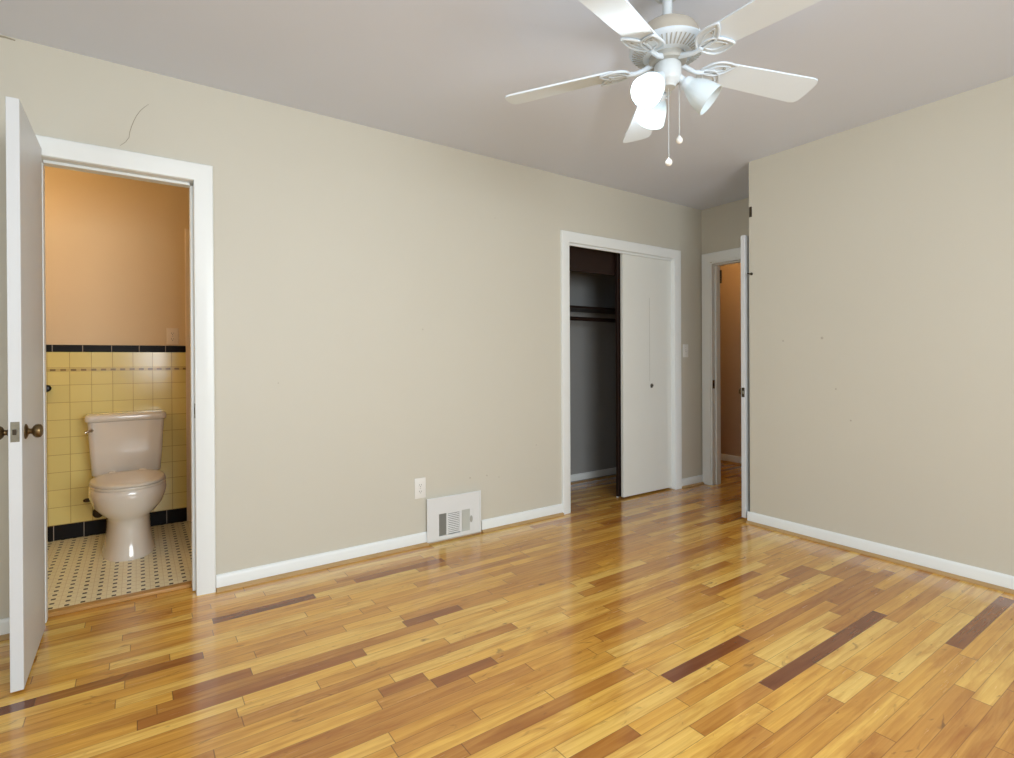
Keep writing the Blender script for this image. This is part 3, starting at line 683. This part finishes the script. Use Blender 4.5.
def leaf_outline(n=40):
    pass
def make_blade(theta):
    holder = bpy.data.objects.new('blade', None)
    pitch = R(12)
    # local frame: x outward, y tangent (ccw)
    m = Matrix.Rotation(theta, 4, 'Z') @ T((0, 0, ZF(2.146))) @ Matrix.Rotation(R(2.6), 4, 'Y') @ Matrix.Rotation(-pitch, 4, 'X')
    bm = new()
    top, bot = [], []
    outl = []
    L0, L1 = .180, .597
    w0, w1 = .050, .064
    N = 14
    # rounded root, slightly clipped tip corners
    for i in range(N + 1):
        a = PI/2 + PI * i / N
        outl.append((L0 + .014 + .014 * math.cos(a), w0 * math.copysign(abs(math.sin(a)) ** .6, math.sin(a))))
    tip = [(L1 - .030, -w1), (L1 - .012, -w1 * .93), (L1 - .003, -w1 * .72), (L1, -w1 * .35), (L1, w1 * .35), (L1 - .003, w1 * .72), (L1 - .012, w1 * .93), (L1 - .030, w1)]
    outl += tip
    rings(bm, [[Vector((x, y, 0)) for x, y in outl], [Vector((x, y, .006)) for x, y in outl]])
    bmesh.ops.transform(bm, matrix=m, verts=bm.verts[:])
    bl = obj('blade', bm, M['blade'], fan, 30)
    # blade iron: arm plus a pierced two-leaf plate under the blade
    bm = new()
    arm = [(.050, 0, .006), (.080, .0, -.004), (.110, .004, -.010), (.125, .003, -.009), (.140, 0, -.006)]
    tube(bm, arm, [.010, .009, .008, .009, .010], 10)
    def leaf(cx, cy, ang, L, W, rad):
        pts = []
        for i in range(25):
            q = i / 24; s = math.sin(PI * q)
            pts.append((q * L, W * (s ** .8) * (1 - .25 * q)))
        for i in range(24, -1, -1):
            q = i / 24; s = math.sin(PI * q)
            pts.append((q * L, -W * (s ** .8) * (1 - .25 * q)))
        ca, sa = math.cos(ang), math.sin(ang)
        P = [(cx + x * ca - y * sa, cy + x * sa + y * ca, -.006) for x, y in pts]
        tube(bm, P, rad, 7)
        return [(x, y) for x, y, z in P]
    l1 = leaf(.128, .0, R(26), .112, .042, .0040)
    l2 = leaf(.128, .0, R(-26), .125, .034, .0040)
    leaf(.145, .006, R(26), .074, .020, .0028); leaf(.150, -.008, R(-26), .080, .014, .0024)
    for pl in (l1, l2):
        c_ = [(x, y) for x, y in pl[:-1]]
        # thin backing plate of the leaf
        half = len(c_) // 2
        rings(bm, [[Vector((x, y, -.0045)) for x, y in c_[1:half] + c_[half + 1:]], [Vector((x, y, -.0005)) for x, y in c_[1:half] + c_[half + 1:]]])
    bmesh.ops.transform(bm, matrix=m, verts=bm.verts[:])
    ir = obj('blade_iron', bm, M['fan'], fan, 40)
    for sx, sy in ((.200, .0), (.205, .032), (.205, -.034)):
        bm = new(); lathe(bm, [(.005, -.0045), (.0045, -.0085), (.0005, -.009)], m @ T((sx, sy, 0)), 12); obj('screw', bm, M['ventgrey'], ir, 40)
    return bl
TH0 = 2.169
for k in range(5): make_blade(TH0 - k * 2 * PI / 5)

# three bell shades on arms; azimuths are world angles measured from +x
AWAY = PI/2 - YAW
def make_light(az, lit, tilt=R(48)):
    K = .92
    d = Vector((math.cos(az), math.sin(az), 0))
    ax = (d * math.sin(tilt) + Vector((0, 0, -math.cos(tilt)))).normalized()
    s = d * .034 + Vector((0, 0, ZF(2.094)))
    neck = s + ax * .042
    bm = new(); tube(bm, [s - ax * .02, s, s + ax * .02, neck - ax * .012], [.014, .014, .013, .013], 16)
    q = ax.to_track_quat('Z', 'Y').to_matrix().to_4x4(); m = T(neck) @ q @ Matrix.Scale(K, 4)
    lathe(bm, [(.014, -.016), (.024, -.012), (.027, -.004), (.028, .012), (.025, .014)], m, 32)
    fit = obj('light_fitter', bm, M['fan'], fan, 40)
    bm = new()
    outer = [(.026, .004), (.029, .014), (.036, .026), (.044, .042), (.050, .060), (.054, .080), (.057, .100), (.0585, .112)]
    inner = [(r_ - .003, z_) for r_, z_ in reversed(outer)]
    lathe(bm, outer + inner, m, 44, False, False)
    sh = obj('glass_shade', bm, M['shade_lit'] if lit else M['shade_off'], fan, 50)
    at = sh.data.attributes.new('glow', 'FLOAT', 'POINT'); mi = m.inverted()
    for i_, v_ in enumerate(sh.data.vertices):
        zz = (mi @ v_.co).z; at.data[i_].value = .05 + .95 * min(1, max(0, (zz - .012) / .055)) ** 1.5
    tag(sh, 'glowing glass shade' if lit else 'unlit glass shade')
    bm = new(); lathe(bm, [(.012, .0), (.013, .02), (.020, .040), (.026, .058), (.027, .070), (.022, .084), (.012, .092), (.0005, .095)], m, 24)
    bo = obj('bulb', bm, M['bulb'] if lit else M['plastic'], fan, 60)
    ab = bo.data.attributes.new('glow', 'FLOAT', 'POINT')
    for q_ in ab.data: q_.value = 1.0
    if lit:
        p = Vector((FX, FY, H)) + neck + ax * .101
        point('fan_lamp', p, 4.5, (0.90, 0.96, 1.0), .012)
make_light(AWAY + R(8), True, R(56))          # away from the camera
make_light(AWAY - R(106), False)       # to the right
make_light(AWAY + R(134), True)        # left, towards the camera

rv = Vector((math.cos(YAW), -math.sin(YAW), 0))
def chain(off, ztop, zbot, shape):
    c = rv * off
    ch = []
    bm = new(); tube(bm, [(c.x, c.y, ZF(ztop)), (c.x, c.y, ZF(zbot + .012))], .0009, 6)
    n = int((ztop - zbot) / .008)
    for i in range(n):
        bmesh.ops.create_icosphere(bm, subdivisions=1, radius=.0015, matrix=T((c.x, c.y, ZF(ztop - i * .008))))
    pc = obj('pull_chain', bm, M['fan_body'], fan, 60)
    bm = new(); lathe(bm, [(.0005, .014), (.004, .013), (.006, .009), (.0105, .004), (.012, -.003), (.010, -.010), (.005, -.014), (.0005, -.015)], T((c.x, c.y, ZF(zbot))), 20)
    obj('pull_fob', bm, M['plastic'], pc, 60)
chain(.003, 2.062, 1.803, 0)
chain(.040, 2.080, 1.880, 1)

# ------------------------------------------------------------------ lamps of the other rooms (out of frame)
def glow_mat():
    t = Nt('warm_lamp_glass'); t.b.inputs['Base Color'].default_value = (1, .8, .5, 1)
    t.b.inputs['Emission Color'].default_value = (1, .55, .2, 1); t.b.inputs['Emission Strength'].default_value = 4; return t.m
M['warm'] = glow_mat()
def flush_lamp(name, label, x, y, power, col):
    t = thing(name, label, 'ceiling lamp', (x, y, H))
    bm = new(); lathe(bm, [(.13, 0), (.13, -.015), (.12, -.02)], n=32); obj('lamp_base', bm, M['brass'], t, 40)
    bm = new(); lathe(bm, [(.115, -.02), (.11, -.05), (.08, -.08), (.04, -.095), (.0005, -.098)], n=32); obj('lamp_glass', bm, M['warm'], t, 60)
    point(name + '_light', (x, y, H - .16), power, col, .08)
flush_lamp('bathroom_ceiling_lamp', 'warm glass flush lamp on the bathroom ceiling', -.75, 3.6, 7.5, (1.0, .74, .40))
flush_lamp('hall_ceiling_lamp', 'warm glass flush lamp on the hall ceiling', 4.75, 2.9, 6, (1.0, .60, .22))
